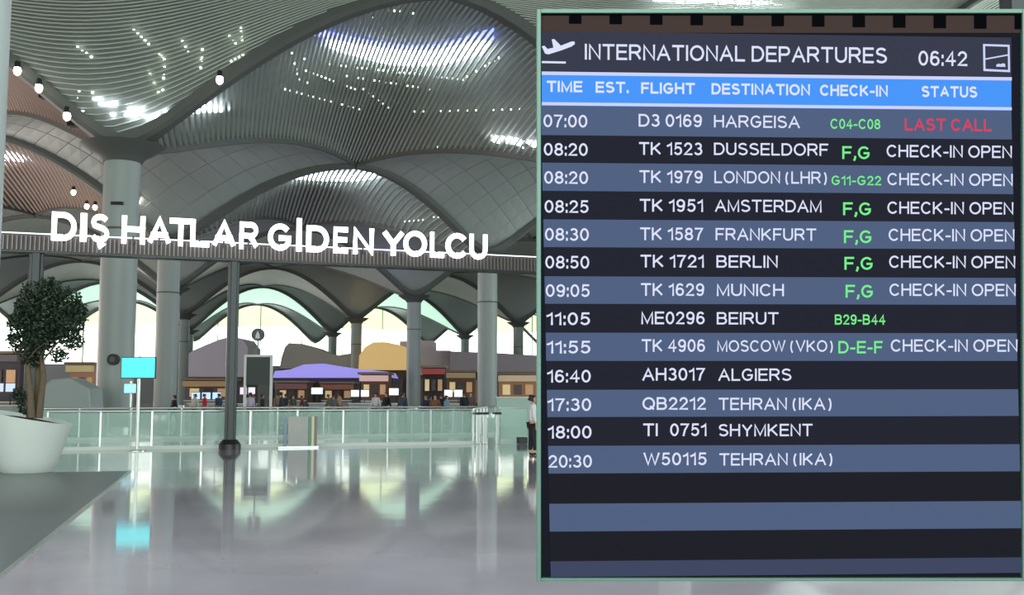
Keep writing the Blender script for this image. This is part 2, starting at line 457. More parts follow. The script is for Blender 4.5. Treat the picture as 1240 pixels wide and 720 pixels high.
# bright skylight crescents above the slats: daylight on inner walls put into glowing strips
def crescent(pts, th, m, off=.45, name='skylight_glow'):
    b = MB()
    for (x, y), t in zip(pts, th):
        p = hit(x, y - t / 2, off); q = hit(x, y + t / 2, off)
        b.v.append(tuple(p)); b.v.append(tuple(q)); b.v.append((p.x, p.y, p.z + .1)); b.v.append((q.x, q.y, q.z + .1))
    for i in range(len(pts) - 1):
        a = i * 4; c = a + 4
        b.f += [(a, a + 1, c + 1, c), (a + 2, c + 2, c + 3, a + 3), (a + 1, a + 3, c + 3, c + 1), (a, c, c + 2, a + 2)]
    return b.build(name, m, ceil)
def gap_crescent(pts, th, m, off=.45):
    for i in range(len(pts) - 1):
        (x0, y0), (x1, y1) = pts[i], pts[i + 1]
        crescent([(x0 + 1, y0), ((x0 + x1) / 2, (y0 + y1) / 2), (x1 - 1.5, y1)], [th[i], (th[i] + th[i + 1]) / 2, th[i + 1]], m, off, 'skylight_lit_strip')
gap_crescent([(398, 52), (420, 58), (445, 64), (476, 70), (506, 71), (530, 70), (556, 65), (575, 58), (590, 51)], [12, 14, 17, 18, 18, 18, 18, 17, 13], M_sky)
crescent([(376, 37), (398, 44), (420, 48), (445, 53), (476, 58), (506, 59), (530, 58), (556, 52), (575, 46), (598, 42)], [10, 8, 6, 5, 5, 5, 5, 6, 8, 12], M_skyb)
for (x_, y_, w_) in [(92, 119, 8), (119, 121, 11), (133, 128, 22), (166, 133, 18), (160, 141, 14), (185, 143, 22), (203, 136, 8), (203, 145, 7), (101, 135, 4), (137, 139, 5)]:
    p = hit(x_, y_, .07); w_ *= p.y / F
    MB().box(p, (w_, .55 if w_ > .45 else .25, .04)).build('skylight_lit_strip', M_sky, ceil)  # added glowing strips for daylight showing through the slats
gap_crescent([(205, 140), (228, 134), (250, 132), (272, 134)], [4, 8, 8, 3], M_sky, .1)
gap_crescent([(340, 214), (368, 214), (400, 215), (430, 215), (456, 213)], [5, 7, 8, 8, 6], M_sky)
gap_crescent([(594, 168), (612, 171), (632, 175), (660, 178)], [6, 9, 9, 8], M_sky)
gap_crescent([(-10, 192), (12, 191), (30, 194)], [6, 7, 4], M_sky)
gap_crescent([(790, -2), (830, -2), (870, -1), (910, 0), (960, 2)], [10, 12, 12, 12, 8], M_sky)
gap_crescent([(195, 242), (210, 243), (228, 243)], [3, 4, 3], M_sky)
# strings of tiny lamps in the cavity
M_dot = mat('cavity_lamp', (235, 245, 225), .5, emit=7)
dots = MB()
for (a, b_, n) in [((94, 56), (116, 73), 5), ((162, 35), (180, 53), 5), ((193, 65), (199, 72), 3), ((199, 80), (197, 114), 8), ((182, 90), (192, 112), 5), ((245, 60), (243, 82), 6), ((221, 50), (228, 62), 3),
                   ((278, 44), (285, 52), 3), ((292, 34), (293, 48), 4), ((280, 74), (294, 66), 4), ((36, 80), (42, 82), 2), ((96, 110), (112, 112), 2),
                   ((343, 75), (430, 108), 18), ((352, 58), (362, 96), 7), ((368, 64), (372, 100), 6), ((400, 78), (560, 96), 26), ((420, 92), (520, 108), 16), ((560, 96), (604, 70), 9), ((440, 108), (470, 130), 6),
                   ((345, 108), (435, 132), 14), ((502, 135), (640, 132), 14), ((470, 12), (500, 16), 5), ((440, 14), (452, 22), 4), ((520, 177), (540, 179), 5), ((560, 178), (572, 179), 3),
                   ((225, 222), (240, 244), 6), ((262, 222), (272, 220), 4), ((490, 268), (512, 266), 5), ((520, 262), (536, 264), 4)]:
    for k in range(n):
        t = k / max(1, n - 1); p = hit(a[0] + (b_[0] - a[0]) * t, a[1] + (b_[1] - a[1]) * t, .3)
        dots.box(p, (.075, .075, .075))
dots.build('cavity_lamps', M_dot, ceil, stuff=True)

# ---------------------------------------------------------------- columns
def column(i, j, label):
    x, y = LPT[(i, j)]
    r = .8
    t = thing('column', label, 'column', (x, y, 0))
    MB().lathe([(r, .25), (r, ZL + .2)], (x, y, 0), 40).build('shaft', M_col, t, smooth=True)
    MB().lathe([(r + .1, 0), (r + .1, .22), (r + .02, .25)], (x, y, 0), 32).build('base_collar', M_steel, t, smooth=True)
    MB().lathe([(r + .05, ZL - .75), (r + .22, ZL - .5), (r + .6, ZL - .28), (r + 1.05, ZL + .05)], (x, y, 0), 40).build('head_collar', M_rib, t, smooth=True)
    MB().lathe([(r + .02, 9.1), (r + .02, 9.2)], (x, y, 0), 32).build('joint_ring', M_rib, t)
    return t
labels = {
    (0, 1): 'nearest thick round grey column rising behind the cyan screen',
    (0, 2): 'round beige grey column just right of the nearest thick column',
    (0, 3): 'round grey column with ribs fanning at its head, beyond the beige one',
    (0, 4): 'thin dark column left of the arch, rightmost of the left cluster',
    (1, 2): 'wide grey column standing left of the departures board and gate',
    (1, 3): 'blue grey column under the V of two ribs, right of hall centre',
    (1, 4): 'slim column between the purple canopy and the orange pavilion',
    (1, 5): 'very slim far column at the right foot of the large bright arch',
    (2, 4): 'slim column just left of the departures board edge',
    (2, 5): 'very slim far column seen left of the wide grey column',
    (0, 0): 'pale column cut by the left edge at the top of the photo',
    (-1, 3): 'far column beyond the left edge of the dark tree crown',
    (0, 5): 'very far slim column hidden among the left cluster of columns',
    (1, 1): 'column standing behind the departures board',
}
for k, lb in labels.items(): column(k[0], k[1], lb)
NA = LPT[(0, 1)]
# lamps fixed to the ribs
M_lamp = mat('spot_lens', (255, 246, 230), .4, emit=12)
for k, (px, py, Y, lb) in enumerate([
        (21, 86, 45.4, 'round spotlight on left rib, the one nearest the photo edge'), (47, 107, 45.6, 'round spotlight on left rib, second from the photo edge'),
        (81, 141, 45.8, 'small spotlight low on the left rib above the thick column'), (266, 97, 46.2, 'single bright spotlight on the rib right of the thick column'),
        (89, 233, 74.5, 'spotlight on the farther left rib, highest of three'), (105, 250, 76, 'spotlight on the farther left rib, middle of three'),
        (115, 251, 76.5, 'spotlight on the farther left rib, lowest and nearest the column'), (167, 245, 76, 'small spotlight just right of the thick column shaft')]):
    p = at(px, py, Y); t = thing('spotlight', lb, 'spotlight', p, group='spotlights on the ceiling ribs')
    r = .16
    MB().lathe([(r * .5, .45), (r * .8, .4), (r * .8, .1)], p, 16).build('housing', M_black, t, smooth=True)
    MB().lathe([(r * .7, .2), (r * .97, .08), (r, 0), (r * .8, -.12), (r * .2, -.2)], p, 16).build('lens', M_lamp, t, smooth=True)
# square recesses along the ribs
rec = MB()
for (px, py) in [(9, 70), (55, 116), (89, 150), (300, 72), (287, 80), (258, 103), (237, 120), (229, 128), (200, 152)]:
    p = hit(px, py, -.4); rec.box(p, (.45, .45, .25))
rec.build('rib_recesses', M_black, ceil, stuff=True)

# ---------------------------------------------------------------- far glazed wall
WD = Vector((.949, .316, 0)); W0 = Vector((-55, 232, 0))
wl = thing('wall_back', None, None, (0, 0, 0), kind='structure')
M_day = mat('daylit_glass', (250, 252, 246), .3, emit=2.6, ecol=(250, 255, 246))
M_dayy = mat('daylit_glass_yellow', (236, 246, 200), .3, emit=1.0, ecol=(238, 250, 196))
rz = math.atan2(WD.y, WD.x); MW = Matrix.Rotation(rz, 3, 'Z')
for k in range(-13, 15):
    c = W0 + WD * (k * 9 + 4.5)
    MB().box((c.x, c.y, 12.0), (8.8, .2, 9), MW).build('window_pane', M_day, wl)
    MB().box((c.x, c.y, 19.2), (8.8, .2, 5.2), MW).build('window_pane', M_dayy, wl)
    MB().box(c - WD * 4.5 + Vector((0, -.3, 11)), (.12, .3, 22), MW).build('mullion', M_rib, wl)
MB().box(W0 + Vector((5, 1, 4)), (290, .6, 8), MW).build('lower_wall', mat('wall_grey', (112, 108, 112), .8), wl)
wa = MB().box((-120, 150, 14), (.5, 300, 28)).build('wall_left', mat('wall_warm', (120, 96, 88), .8)); tag(wa, kind='structure')
wb = MB().box((110, 150, 14), (.5, 300, 28)).build('wall_right', mat('wall_grey2', (110, 116, 114), .8)); tag(wb, kind='structure')

# ---------------------------------------------------------------- sign on beam
S0 = Vector((-14.7, 30.5, 0)); S1 = Vector((.7, 36.0, 0)); SD = (S1 - S0).normalized(); SN = Vector((SD.y, -SD.x, 0))
MS = Matrix.Rotation(math.atan2(SD.y, SD.x), 3, 'Z')
def along(px, off=0.0):                     # where the sight line of a photo column meets the sign's line, metres along it
    d = ray(px, 300); k = d.x / d.y; A = S0 + SN * off
    return (k * A.y - A.x) / (SD.x - k * SD.y)
sign = thing('illuminated_sign', 'long dark overhead beam on posts with glowing white letters for departures', 'sign', S0)
LB = Vector((0, 0, 0))
BL, BR = -3.0, along(700)
M_beam = mat('beam_brown', (86, 78, 74), .55, .3)
mid = S0 + SD * ((BL + BR) / 2)
MB().box(mid + Vector((0, 0, 6.04)), (BR - BL, .5, .46), MS).build('beam', M_beam, sign)
MB().box(mid + SN * -.02 + Vector((0, 0, 5.79)), (BR - BL, .56, .05), MS).build('beam_flange', M_dark, sign)
fins = MB(); x = BL + .1
while x < BR:
    fins.box(S0 + SD * x + SN * .29 + Vector((0, 0, 6.03)), (.035, .09, .42), MS); x += .12
fins.build('fins', mat('fin_grey', (104, 104, 104), .4, .5), sign, stuff=True)
MB().box(mid + SN * .3 + Vector((0, 0, 6.31)), (BR - BL, .04, .035), MS).build('light_strip', mat('light_strip', (225, 225, 245), .5, emit=1.2), sign)
M_let = mat('letter_glow', (250, 244, 255), .4, emit=3.2)
M_letside = mat('letter_side', (190, 185, 235), .4, emit=.9)
ch = [('D', 61.7, 92), ('I', 96.5, 104.5), ('Ş', 109.7, 131.5), ('H', 146.7, 175), ('A', 178.5, 206.5), ('T', 204.5, 232), ('L', 230, 253), ('A', 256.5, 285), ('R', 289.5, 312),
      ('G', 324, 352), ('İ', 358.5, 364.5), ('D', 370.5, 397.5), ('E', 403.5, 420.5), ('N', 427, 452), ('Y', 462.5, 488.5), ('O', 488, 516), ('L', 520.5, 537), ('C', 539, 563.5), ('U', 568, 589)]
lo, hi = 0.0, 1.0
for c, a, b in ch:
    me = text_mesh(c, .19, .08); xs = [v.co.x for v in me.vertices]; x0, x1 = min(xs), max(xs)
    sa, sb = along(a, .35), along(b, .35)
    H = .84
    for v in me.vertices:
        X = sa + (v.co.x - x0) / (x1 - x0) * (sb - sa); Z = 6.12 + (v.co.y - lo) / (hi - lo) * H
        p = S0 + SD * X + SN * (.38 + v.co.z); v.co = (p.x, p.y, Z)
    me.materials.append(M_let)
    o = bpy.data.objects.new('letter', me); COL.objects.link(o); attach(o, sign)
    bk = MB().box(S0 + SD * ((sa + sb) / 2) + SN * .3 + Vector((0, 0, 6.25)), (.05, .1, .25), MS); bk.build('bracket', M_dark, sign)
for px, wd in ((45, .40), (284, .34), (692, .34)):
    q = S0 + SD * along(px)
    MB().box(q + Vector((0, 0, 2.98)), (wd * .55, wd, 5.6), MS).build('post', M_dark, sign, bevel=.02)
    MB().box(q + Vector((0, 0, 2.98)), (wd, wd * .4, 5.6), MS).build('post_flange', M_dark, sign, bevel=.02)
    MB().lathe([(.33, 0), (.33, .16), (.26, .24), (.22, .3)], q, 20).build('post_base', M_black, sign, smooth=True)

# ---------------------------------------------------------------- departures board
D = 5.0
R3 = Matrix.Rotation(PI / 2 + PITCH, 3, 'X')
BXv, BUv, BFv = R3 @ Vector((1, 0, 0)), R3 @ Vector((0, 1, 0)), R3 @ Vector((0, 0, -1))
K = D / F
def bp_(px, py, out=0.0):                    # board-face coordinates (px grid of the face) -> world; out = metres proud of the face
    return CAM + BXv * ((px - 620) * K) + BUv * ((360 - py) * K) + BFv * (D - out)
foot = bp_(1275, 360); foot.z = 0
board = thing('departures_board', 'large framed screen listing international departures on the right', 'information display', (foot.x, foot.y + .2, 0))
def emis(name, col, s=1.0):
    return mat(name, (8, 8, 10), .6, emit=s, ecol=col, spec=0)
E_dark = emis('scr_dark', (32, 34, 45)); E_band = emis('scr_band', (80, 96, 128)); E_head = emis('scr_head', (54, 58, 74)); E_blue = emis('scr_blue', (72, 150, 250))
E_line = emis('scr_line', (205, 212, 250)); E_txt = emis('scr_text', (222, 228, 252)); E_green = emis('scr_green', (120, 240, 140)); E_red = emis('scr_red', (222, 62, 92))
E_low = emis('scr_low', (28, 29, 36)); E_low2 = emis('scr_low2', (62, 70, 96))
def slope(y): return (436 - y) * 3.5e-5
def yy(yl, x): return yl + slope(yl) * (x - 656)
def quad(name, x0, x1, y0, y1, m, out, parent, th=.002, xl=0, xr=0):
    P = [bp_(x0 + xl, yy(y1, x0), out), bp_(x1 + xr, yy(y1, x1), out), bp_(x1, yy(y0, x1), out), bp_(x0, yy(y0, x0), out)]
    return MB().prism(P, -BFv * th).build(name, m, parent)
def rect(name, x0, x1, y0, y1, m, out, th, parent, bevel=0):
    P = [bp_(x0, y1, out), bp_(x1, y1, out), bp_(x1, y0, out), bp_(x0, y0, out)]
    return MB().prism(P, BFv * th).build(name, m, parent, bevel=bevel)
M_frame = mat('frame_teal', (84, 116, 104), .5, .2, noise=.08, nscale=3)
M_hous = mat('housing_dark', (44, 40, 40), .6)
rect('housing', 651, 1239, 13, 701, M_hous, -.004, .10, board)
rect('frame_side', 650, 655, 12, 702, M_frame, .02, .12, board, .003); rect('frame_side', 1236, 1241, 12, 702, M_frame, .02, .12, board, .003)
rect('frame_rail', 655, 1236, 12, 17, M_frame, .02, .12, board, .003); rect('frame_rail', 655, 1236, 698.5, 702, M_frame, .02, .12, board, .003)
rect('screen', 655, 1236, 17, 698.5, emis('scr_base', (22, 25, 34)), 0, .004, board)
rect('vent_strip', 655, 1236, 17, 40, mat('vent_brown', (50, 40, 38), .9, spec=0), .004, .004, board)
for k in range(12):
    rect('vent_slot', 690 + k * 49 - 1, 704 + k * 49, 18, 29 + k * .6, mat('slot_black', (6, 6, 8), .9, spec=0), .006, .004, board)
rect('vent_edge', 655, 1236, 17, 19, mat('slot_black', (6, 6, 8)), .008, .004, board)
head = quad('header_panel', 656, 1224, 38, 86, E_head, .004, board, xr=0)
hb = quad('column_header_bar', 656, 1224, 88, 128, E_blue, .004, board)
quad('header_line', 656, 1224, 87, 91, E_line, .008, hb); quad('header_line', 656, 1224, 124, 127.6, E_line, .008, hb)
yl = [128, 163.6, 197, 231, 265.5, 299, 334.3, 367.5, 402.5, 436.6, 471.6, 504.5, 539.4, 572.8, 609.4, 643, 679, 698]
rows = []
for k in range(17):
    x0 = 655 + 11.5 * min(1, (yl[k] - 128) / 550); x1 = 1224 + 12 * min(1, (yl[k] - 128) / 500)
    m = (E_band if k < 16 else E_low2) if k % 2 == 0 else (E_dark if k < 12 else E_low)
    rows.append(quad('row_band', x0, x1, yl[k], yl[k + 1], m, .004, board, xl=.6, xr=.6))
def btext(body, x0, x1, yc, h, m, parent, bold=.0, name='text', out=.012):
    me = text_mesh(body, .135 + bold * 2.3); xs = [v.co.x for v in me.vertices]; a, b = min(xs), max(xs); lo, hi = capheight(bold)
    sl = slope(yc)
    for v in me.vertices:
        X = x0 + (v.co.x - a) / (b - a) * (x1 - x0); Yp = yc + h / 2 - (v.co.y - lo) / (hi - lo) * h + sl * (X - x0)
        v.co = bp_(X, Yp, out)
    me.materials.append(m); o = bpy.data.objects.new(name, me); COL.objects.link(o); attach(o, parent); return o
btext('INTERNATIONAL DEPARTURES', 708, 1073, 63.2, 19, E_txt, head, .004, 'title_text')
btext('06:42', 1111, 1170, 71, 18, E_txt, head, .006, 'clock_text')
for s, a, b, y in (('TIME', 662, 705, 105), ('EST.', 721, 761, 106), ('FLIGHT', 776, 841, 107), ('DESTINATION', 861, 980, 108), ('CHECK-IN', 992, 1074, 109.7), ('STATUS', 1115, 1182, 111.3)):
    btext(s, a, b, y, 13.6, E_txt, hb, .028, 'heading_text')
data = [('07:00', 'D3 0169', 'HARGEISA', 864, 968, 'C04-C08', 1004.7, 1065, 12.3, 'LAST CALL', 1094.5, 1199.5),
        ('08:20', 'TK 1523', 'DUSSELDORF', 864, 1002, 'F,G', 1019, 1052, 15.5, 'CHECK-IN OPEN', 1072.6, 1224),
        ('08:20', 'TK 1979', 'LONDON (LHR)', 864.5, 1000.3, 'G11-G22', 1006, 1066, 11.5, 'CHECK-IN OPEN', 1073.5, 1225),
        ('08:25', 'TK 1951', 'AMSTERDAM', 865, 994, 'F,G', 1020, 1053.7, 15.5, 'CHECK-IN OPEN', 1073.5, 1225.7),
        ('08:30', 'TK 1587', 'FRANKFURT', 866, 987.5, 'F,G', 1021, 1054.3, 15.5, 'CHECK-IN OPEN', 1075, 1227),
        ('08:50', 'TK 1721', 'BERLIN', 867, 941, 'F,G', 1021.6, 1055.7, 15.5, 'CHECK-IN OPEN', 1075.6, 1228),
        ('09:05', 'TK 1629', 'MUNICH', 867.4, 948.5, 'F,G', 1023, 1056, 15.5, 'CHECK-IN OPEN', 1076, 1228.6),
        ('11:05', 'ME0296', 'BEIRUT', 867.4, 942, 'B29-B44', 1010, 1071, 12.3, None, 0, 0),
        ('11:55', 'TK 4906', 'MOSCOW (VKO)', 868, 1007.5, 'D-E-F', 1014.3, 1067.7, 15, 'CHECK-IN OPEN', 1077.6, 1230.7),
        ('16:40', 'AH3017', 'ALGIERS', 869, 957.5, None, 0, 0, 0, None, 0, 0),
        ('17:30', 'QB2212', 'TEHRAN (IKA)', 869.7, 1006, None, 0, 0, 0, None, 0, 0),
        ('18:00', 'TI  0751', 'SHYMKENT', 870, 983, None, 0, 0, 0, None, 0, 0),
        ('20:30', 'W50115', 'TEHRAN (IKA)', 870.5, 1007, None, 0, 0, 0, None, 0, 0)]
tc_ = [146.7, 181, 215, 250, 283.7, 317.3, 351.6, 385.6, 419.9, 455, 489.4, 522.6, 557.9]
fc_ = [146, 180, 214, 248.6, 283, 316, 350.3, 384.6, 418, 452.7, 488, 519.7, 555]
cc_ = [150.2, 185, 218.5, 252.8, 286.5, 318.7, 352.4, 386.6, 420]
sc_ = [151, 183, 217, 251.5, 284.3, 316.8, 350.6, 384, 418]
for k, (t, f, dst, d0, d1, ck, k0, k1, kh, stt, s0, s1) in enumerate(data):
    r = rows[k]; dr = k * .46
    btext(t, 658 + dr, 711 + dr, tc_[k], 15.3, E_txt, r, .006, 'time_text')
    if k == 11: btext('TI', 778.5, 796, fc_[k], 15.3, E_txt, r, .006, 'flight_text'); btext('0751', 811, 855, fc_[k], 15.3, E_txt, r, .006, 'flight_text')
    else: btext(f, 773 + dr, 849.5 + dr, fc_[k], 15.3, E_txt, r, .006, 'flight_text')
    btext(dst, d0, d1, fc_[k] + (1.2 if k < 1 else .5), 14 if 'MOSC' in dst else 14.8, E_txt, r, .002, 'destination_text')
    if ck: btext(ck, k0, k1, cc_[k], kh, E_green, r, .012, 'check_in_text')
    if stt: btext(stt, s0, s1, sc_[k], 14.8, E_red if k == 0 else E_txt, r, .015 if k == 0 else .002, 'status_text')
def icon(name, polys, m, parent, out=.012):
    b = MB()
    for P in polys: b.prism([bp_(x, y, out) for x, y in P][::-1], -BFv * .001)
    return b.build(name, m, parent)
icon('aeroplane_icon', [[(656, 57), (659, 56), (663, 60), (670, 58.5), (668, 48.5), (671, 48), (679, 56), (692, 51), (695.5, 51), (696, 54), (692, 57), (680, 61.5), (664, 66.5), (660, 65.5)]], E_txt, head)
icon('icon_underline', [[(656, 74.6), (685, 75.2), (685, 77.6), (656, 77)]], E_txt, head)
icon('emblem_box', [[(1189, 54), (1221, 55), (1221, 57.4), (1189, 56.4)], [(1189.5, 84), (1221.5, 85.5), (1221.5, 88), (1189.5, 86.6)], [(1189, 54), (1191.4, 54), (1191.9, 86), (1189.5, 86)], [(1218.8, 55), (1221, 55), (1221.6, 88), (1219.4, 88)],
                    [(1191, 71.5), (1219.5, 66.3), (1219.5, 68), (1191, 73.2)], [(1205, 79), (1208, 77.6), (1210, 78.6), (1212, 77.4), (1215.5, 77.8), (1216, 81.6), (1205, 81.4)]], E_line, head)
# standing post outside the frame with two arms that carry the board
MB().box(foot + Vector((0, .2, 1.95)), (.14, .14, 3.9)).build('post', M_dark, board, bevel=.01)
MB().box(foot + Vector((0, .2, .02)), (.7, .9, .04)).build('base_plate', M_dark, board, bevel=.01)
for py in (170, 560):
    a = bp_(1160, py, -.14); b = bp_(1275, py, -.14); b = Vector((foot.x, foot.y + .2, b.z))
    MB().tube([a, b], .045, 10).build('mounting_arm', M_dark, board)
    MB().box(bp_(1150, py, -.12), (.3, .04, .3), Matrix.Rotation(PITCH, 3, 'X')).build('mounting_plate', M_dark, board)

# ---------------------------------------------------------------- planter and tree
pc = on_floor(33, 574); pc *= (pc.y + .5) / pc.y; pc.z = .012
planter = thing('planter', 'large white flared planter with a slanted rim at the lower left', 'planter', pc)
def tiltf(p):
    k = p.z / 1.17
    return Vector((p.x, p.y, p.z + (-.165 * p.x / .87 - .03 * p.y) * k ** 2))
prof = [(.50, 0), (.53, .03), (.62, .25), (.71, .55), (.79, .85), (.865, 1.15), (.87, 1.17), (.835, 1.17), (.80, 1.05)]
MB().lathe(prof, pc, 48, tiltf).build('bowl', mat('planter_white', (202, 212, 206), .45, noise=.04, nscale=2), planter, smooth=True)
MB().lathe([(.82, 1.075), (.5, 1.12), (.05, 1.15)], pc, 30, tiltf).build('soil', mat('soil', (52, 44, 36), .95, noise=.4, nscale=20, bump=.5), planter, smooth=True)
tree = thing('tree', 'bushy dark green indoor tree growing from the white planter', 'tree', pc + Vector((.1, 0, 1.1)))
M_bark = mat('bark', (92, 80, 62), .85, noise=.35, nscale=14, bump=.4)
Yt = pc.y
def tp(px, py, dy=0): return at(px, py, Yt + dy)
stems = [[(38, 506), (37, 480), (34, 450), (32, 425), (28, 400)], [(43, 506), (45, 478), (46, 448), (52, 420), (60, 395)], [(47, 506), (50, 480), (53, 455), (50, 430), (44, 400), (48, 370)], [(34, 505), (30, 488), (27, 478), (24, 470)]]
for k, s in enumerate(stems):
    P = [tp(x, y, (-.12, .12, 0, .05)[k] + .02 * q) for q, (x, y) in enumerate(s)]
    rr = [.085, .07, .06, .05, .04, .03] if k < 3 else [.035, .03, .025, .015]
    MB().tube(P, rr[:len(P)], 9).build('trunk', M_bark, tree, smooth=True)
br = MB(); rnd = random.Random(5)
for _ in range(30):
    a = tp(rnd.uniform(32, 54), rnd.uniform(395, 440), rnd.uniform(-.1, .2)); b = tp(rnd.uniform(14, 98), rnd.uniform(348, 428), rnd.uniform(-.6, .6))
    br.tube([a, (a + b) / 2 + Vector((0, 0, .06)), b], [.022, .015, .006], 5)
br.build('branches', M_bark, tree, stuff=True)
cl = [(55, 372, 26), (30, 392, 18), (78, 365, 19), (92, 375, 13), (84, 395, 17), (42, 355, 15), (60, 348, 12), (25, 415, 13), (48, 410, 20), (88, 412, 12), (20, 388, 10), (72, 430, 9), (30, 370, 12), (62, 392, 22), (26, 482, 7), (22, 475, 6), (30, 495, 6), (97, 383, 9), (15, 408, 6), (38, 433, 12)]
fo = MB(); fo2 = MB(); sc = Yt / F
for (cx, cy, r) in cl:
    n = int(r * r * (2.0 if r > 8 else 2.2))
    for _ in range(n):
        while True:
            v = Vector((rnd.uniform(-1, 1), rnd.uniform(-1, 1), rnd.uniform(-1, 1)))
            if .25 < v.length < 1: break
        c = tp(cx, cy) + v * (r * sc); c.y += (v.y * .3) * r * sc
        d = Vector((rnd.gauss(0, 1), rnd.gauss(0, 1), rnd.gauss(0, .8) + .2)).normalized(); s_ = d.orthogonal().normalized()
        s_ = Matrix.Rotation(rnd.uniform(0, 6.28), 3, d) @ s_
        L = rnd.uniform(.06, .10); W = L * .33; t = fo if rnd.random() < .7 else fo2; n0 = len(t.v)
        up = d.cross(s_) * (L * .12)
        t.v += [tuple(c), tuple(c + d * L * .5 + s_ * W + up), tuple(c + d * L), tuple(c + d * L * .5 - s_ * W + up)]
        t.f += [(n0, n0 + 1, n0 + 2), (n0, n0 + 2, n0 + 3)]
fo.build('foliage', mat('leaf_dark', (26, 44, 30), .5), tree, stuff=True); fo2.build('foliage_light', mat('leaf_mid', (46, 68, 46), .45), tree, stuff=True)

# ---------------------------------------------------------------- cyan kiosk
def stand_screen(name, label, px, py0, py1, wpx, basey, m, cat='screen', Y=None):
    Y = Y or on_floor(px, basey).y; c = at(px, (py0 + py1) / 2, Y); wM = wpx * Y / F; hM = (py1 - py0) * Y / F
    t = thing(name, label, cat, (c.x, Y, 0))
    MB().box(c, (wM, .08, hM)).build('casing', M_black, t, bevel=.01)
    MB().box(c + Vector((0, -.045, 0)), (wM * .95, .012, hM * .92)).build('display', m, t)
    MB().tube([(c.x, Y + .06, 0), (c.x, Y + .06, c.z + hM / 2 + .1)], .045, 12).build('pole', M_steel, t, smooth=True)
    MB().lathe([(.28, 0), (.28, .02), (.06, .05)], (c.x, Y + .06, 0), 24).build('base', M_steel, t, smooth=True)
    return t
M_cyan = mat('cyan_screen', (20, 120, 130), .3, emit=1.15, ecol=(70, 238, 246))
k1 = stand_screen('display_stand', 'glowing cyan screen on a thin steel pole before the thick column', 168, 432, 458, 42, 546, M_cyan, 'display stand')
k2 = stand_screen('display_stand', 'small pale blue screen on a dark stand just below the cyan screen', 158, 464, 476, 15, 540, mat('pale_blue_screen', (90, 170, 200), .3, emit=1, ecol=(170, 225, 245)), 'display stand', Y=43)

# ---------------------------------------------------------------- balustrades
def glass_mat(name, col, a):
    m = bpy.data.materials.new(name); m.use_nodes = True; nt = m.node_tree; b = nt.nodes['Principled BSDF']
    b.inputs['Base Color'].default_value = rgb(*col); b.inputs['Roughness'].default_value = .04; b.inputs['Alpha'].default_value = a
    b.inputs['Specular IOR Level'].default_value = .6; return m
M_glass = glass_mat('green_glass', (176, 208, 196), .30)
M_glass2 = glass_mat('pale_glass', (185, 220, 205), .38)
def balustrade(label, A, B, h, pw, grp):
    A = Vector(A); B = Vector(B); d = (B - A); L = d.length; d.normalize(); M = Matrix.Rotation(math.atan2(d.y, d.x), 3, 'Z')
    t = thing('glass_balustrade', label, 'balustrade', A, group=grp); n = round(L / pw); pw = L / n
    for k in range(n):
        MB().box(A + d * (pw * (k + .5)) + Vector((0, 0, .08 + (h - .14) / 2)), (pw - .05, .02, h - .14), M).build('glass_panel', M_glass, t)
    for k in range(n + 1):
        MB().box(A + d * (pw * k) + Vector((0, 0, h / 2)), (.05, .06, h), M).build('baluster', M_steel, t)
    MB().tube([A + Vector((0, 0, h)), B + Vector((0, 0, h))], .035, 10).build('handrail', M_steel, t, smooth=True)
    MB().box((A + B) / 2 + Vector((0, 0, .05)), (L, .08, .1), M).build('base_rail', mat('rail_pale', (200, 210, 202), .4), t)
    return t
def lineY(px, off): return S0 + SD * along(px, -off) - SN * off
balustrade('front glass balustrade running from the planter to the gate', lineY(66, .9), lineY(573, .9), 1.16, 1.5, 'glass balustrades around the opening')
balustrade('rear glass balustrade parallel to the front one beyond the opening', lineY(40, 8.5), lineY(600, 8.5), 1.16, 1.8, 'glass balustrades around the opening')
balustrade('short glass balustrade closing the right end of the opening', lineY(574, 1.5), lineY(590, 8.1), 1.16, 1.6, 'glass balustrades around the opening')
# gate, pale wall and low cabinet right of the opening
g0 = lineY(590, 1.0)
gate = thing('access_gate', 'narrow access gate with dark topped posts beside the glass balustrade', 'gate', g0)
for px in (579, 587, 602):
    q = lineY(px, .7); MB().box(q + Vector((0, 0, .5)), (.1, .14, 1.0), MS).build('gate_post', M_steel, gate, bevel=.01)
    MB().box(q + Vector((0, 0, 1.03)), (.24, .3, .07), MS).build('post_cap', M_black, gate, bevel=.01)
MB().box(lineY(594.5, .7) + Vector((0, 0, .55)), (.36, .02, .7), MS).build('gate_leaf', M_glass, gate)
q = lineY(622, 2.4)
pw = thing('partition', 'pale green low partition between the gate and the departures board', 'partition', q)
MB().box(q + Vector((0, 0, .62)), (1.0, .06, 1.1), MS).build('panel', M_glass2, pw); MB().box(q + Vector((0, 0, 1.19)), (1.04, .09, .05), MS).build('cap', M_steel, pw); MB().box(q + Vector((0, 0, .04)), (1.04, .09, .08), MS).build('base', M_steel, pw)
q = at(622, 489, 55)
ct = thing('counter', 'large pale mint desk back behind the partition, left of the board', 'counter', (q.x, 55, 0))
MB().box((q.x, 55, .75), (1.75, .8, 1.5)).build('body', mat('mint_laminate', (176, 205, 192), .5), ct, bevel=.02); MB().box((q.x, 55, 1.53), (1.85, .9, .06)).build('top', M_white, ct, bevel=.01)
q = lineY(632, .3)
MB_ = MB().box(q + Vector((0, 0, .12)), (.3, .3, .22), MS).build('floor_box', mat('box_dark', (50, 54, 56), .6), bevel=.02); tag(MB_, 'small dark box on the floor beside the standing person', 'box')
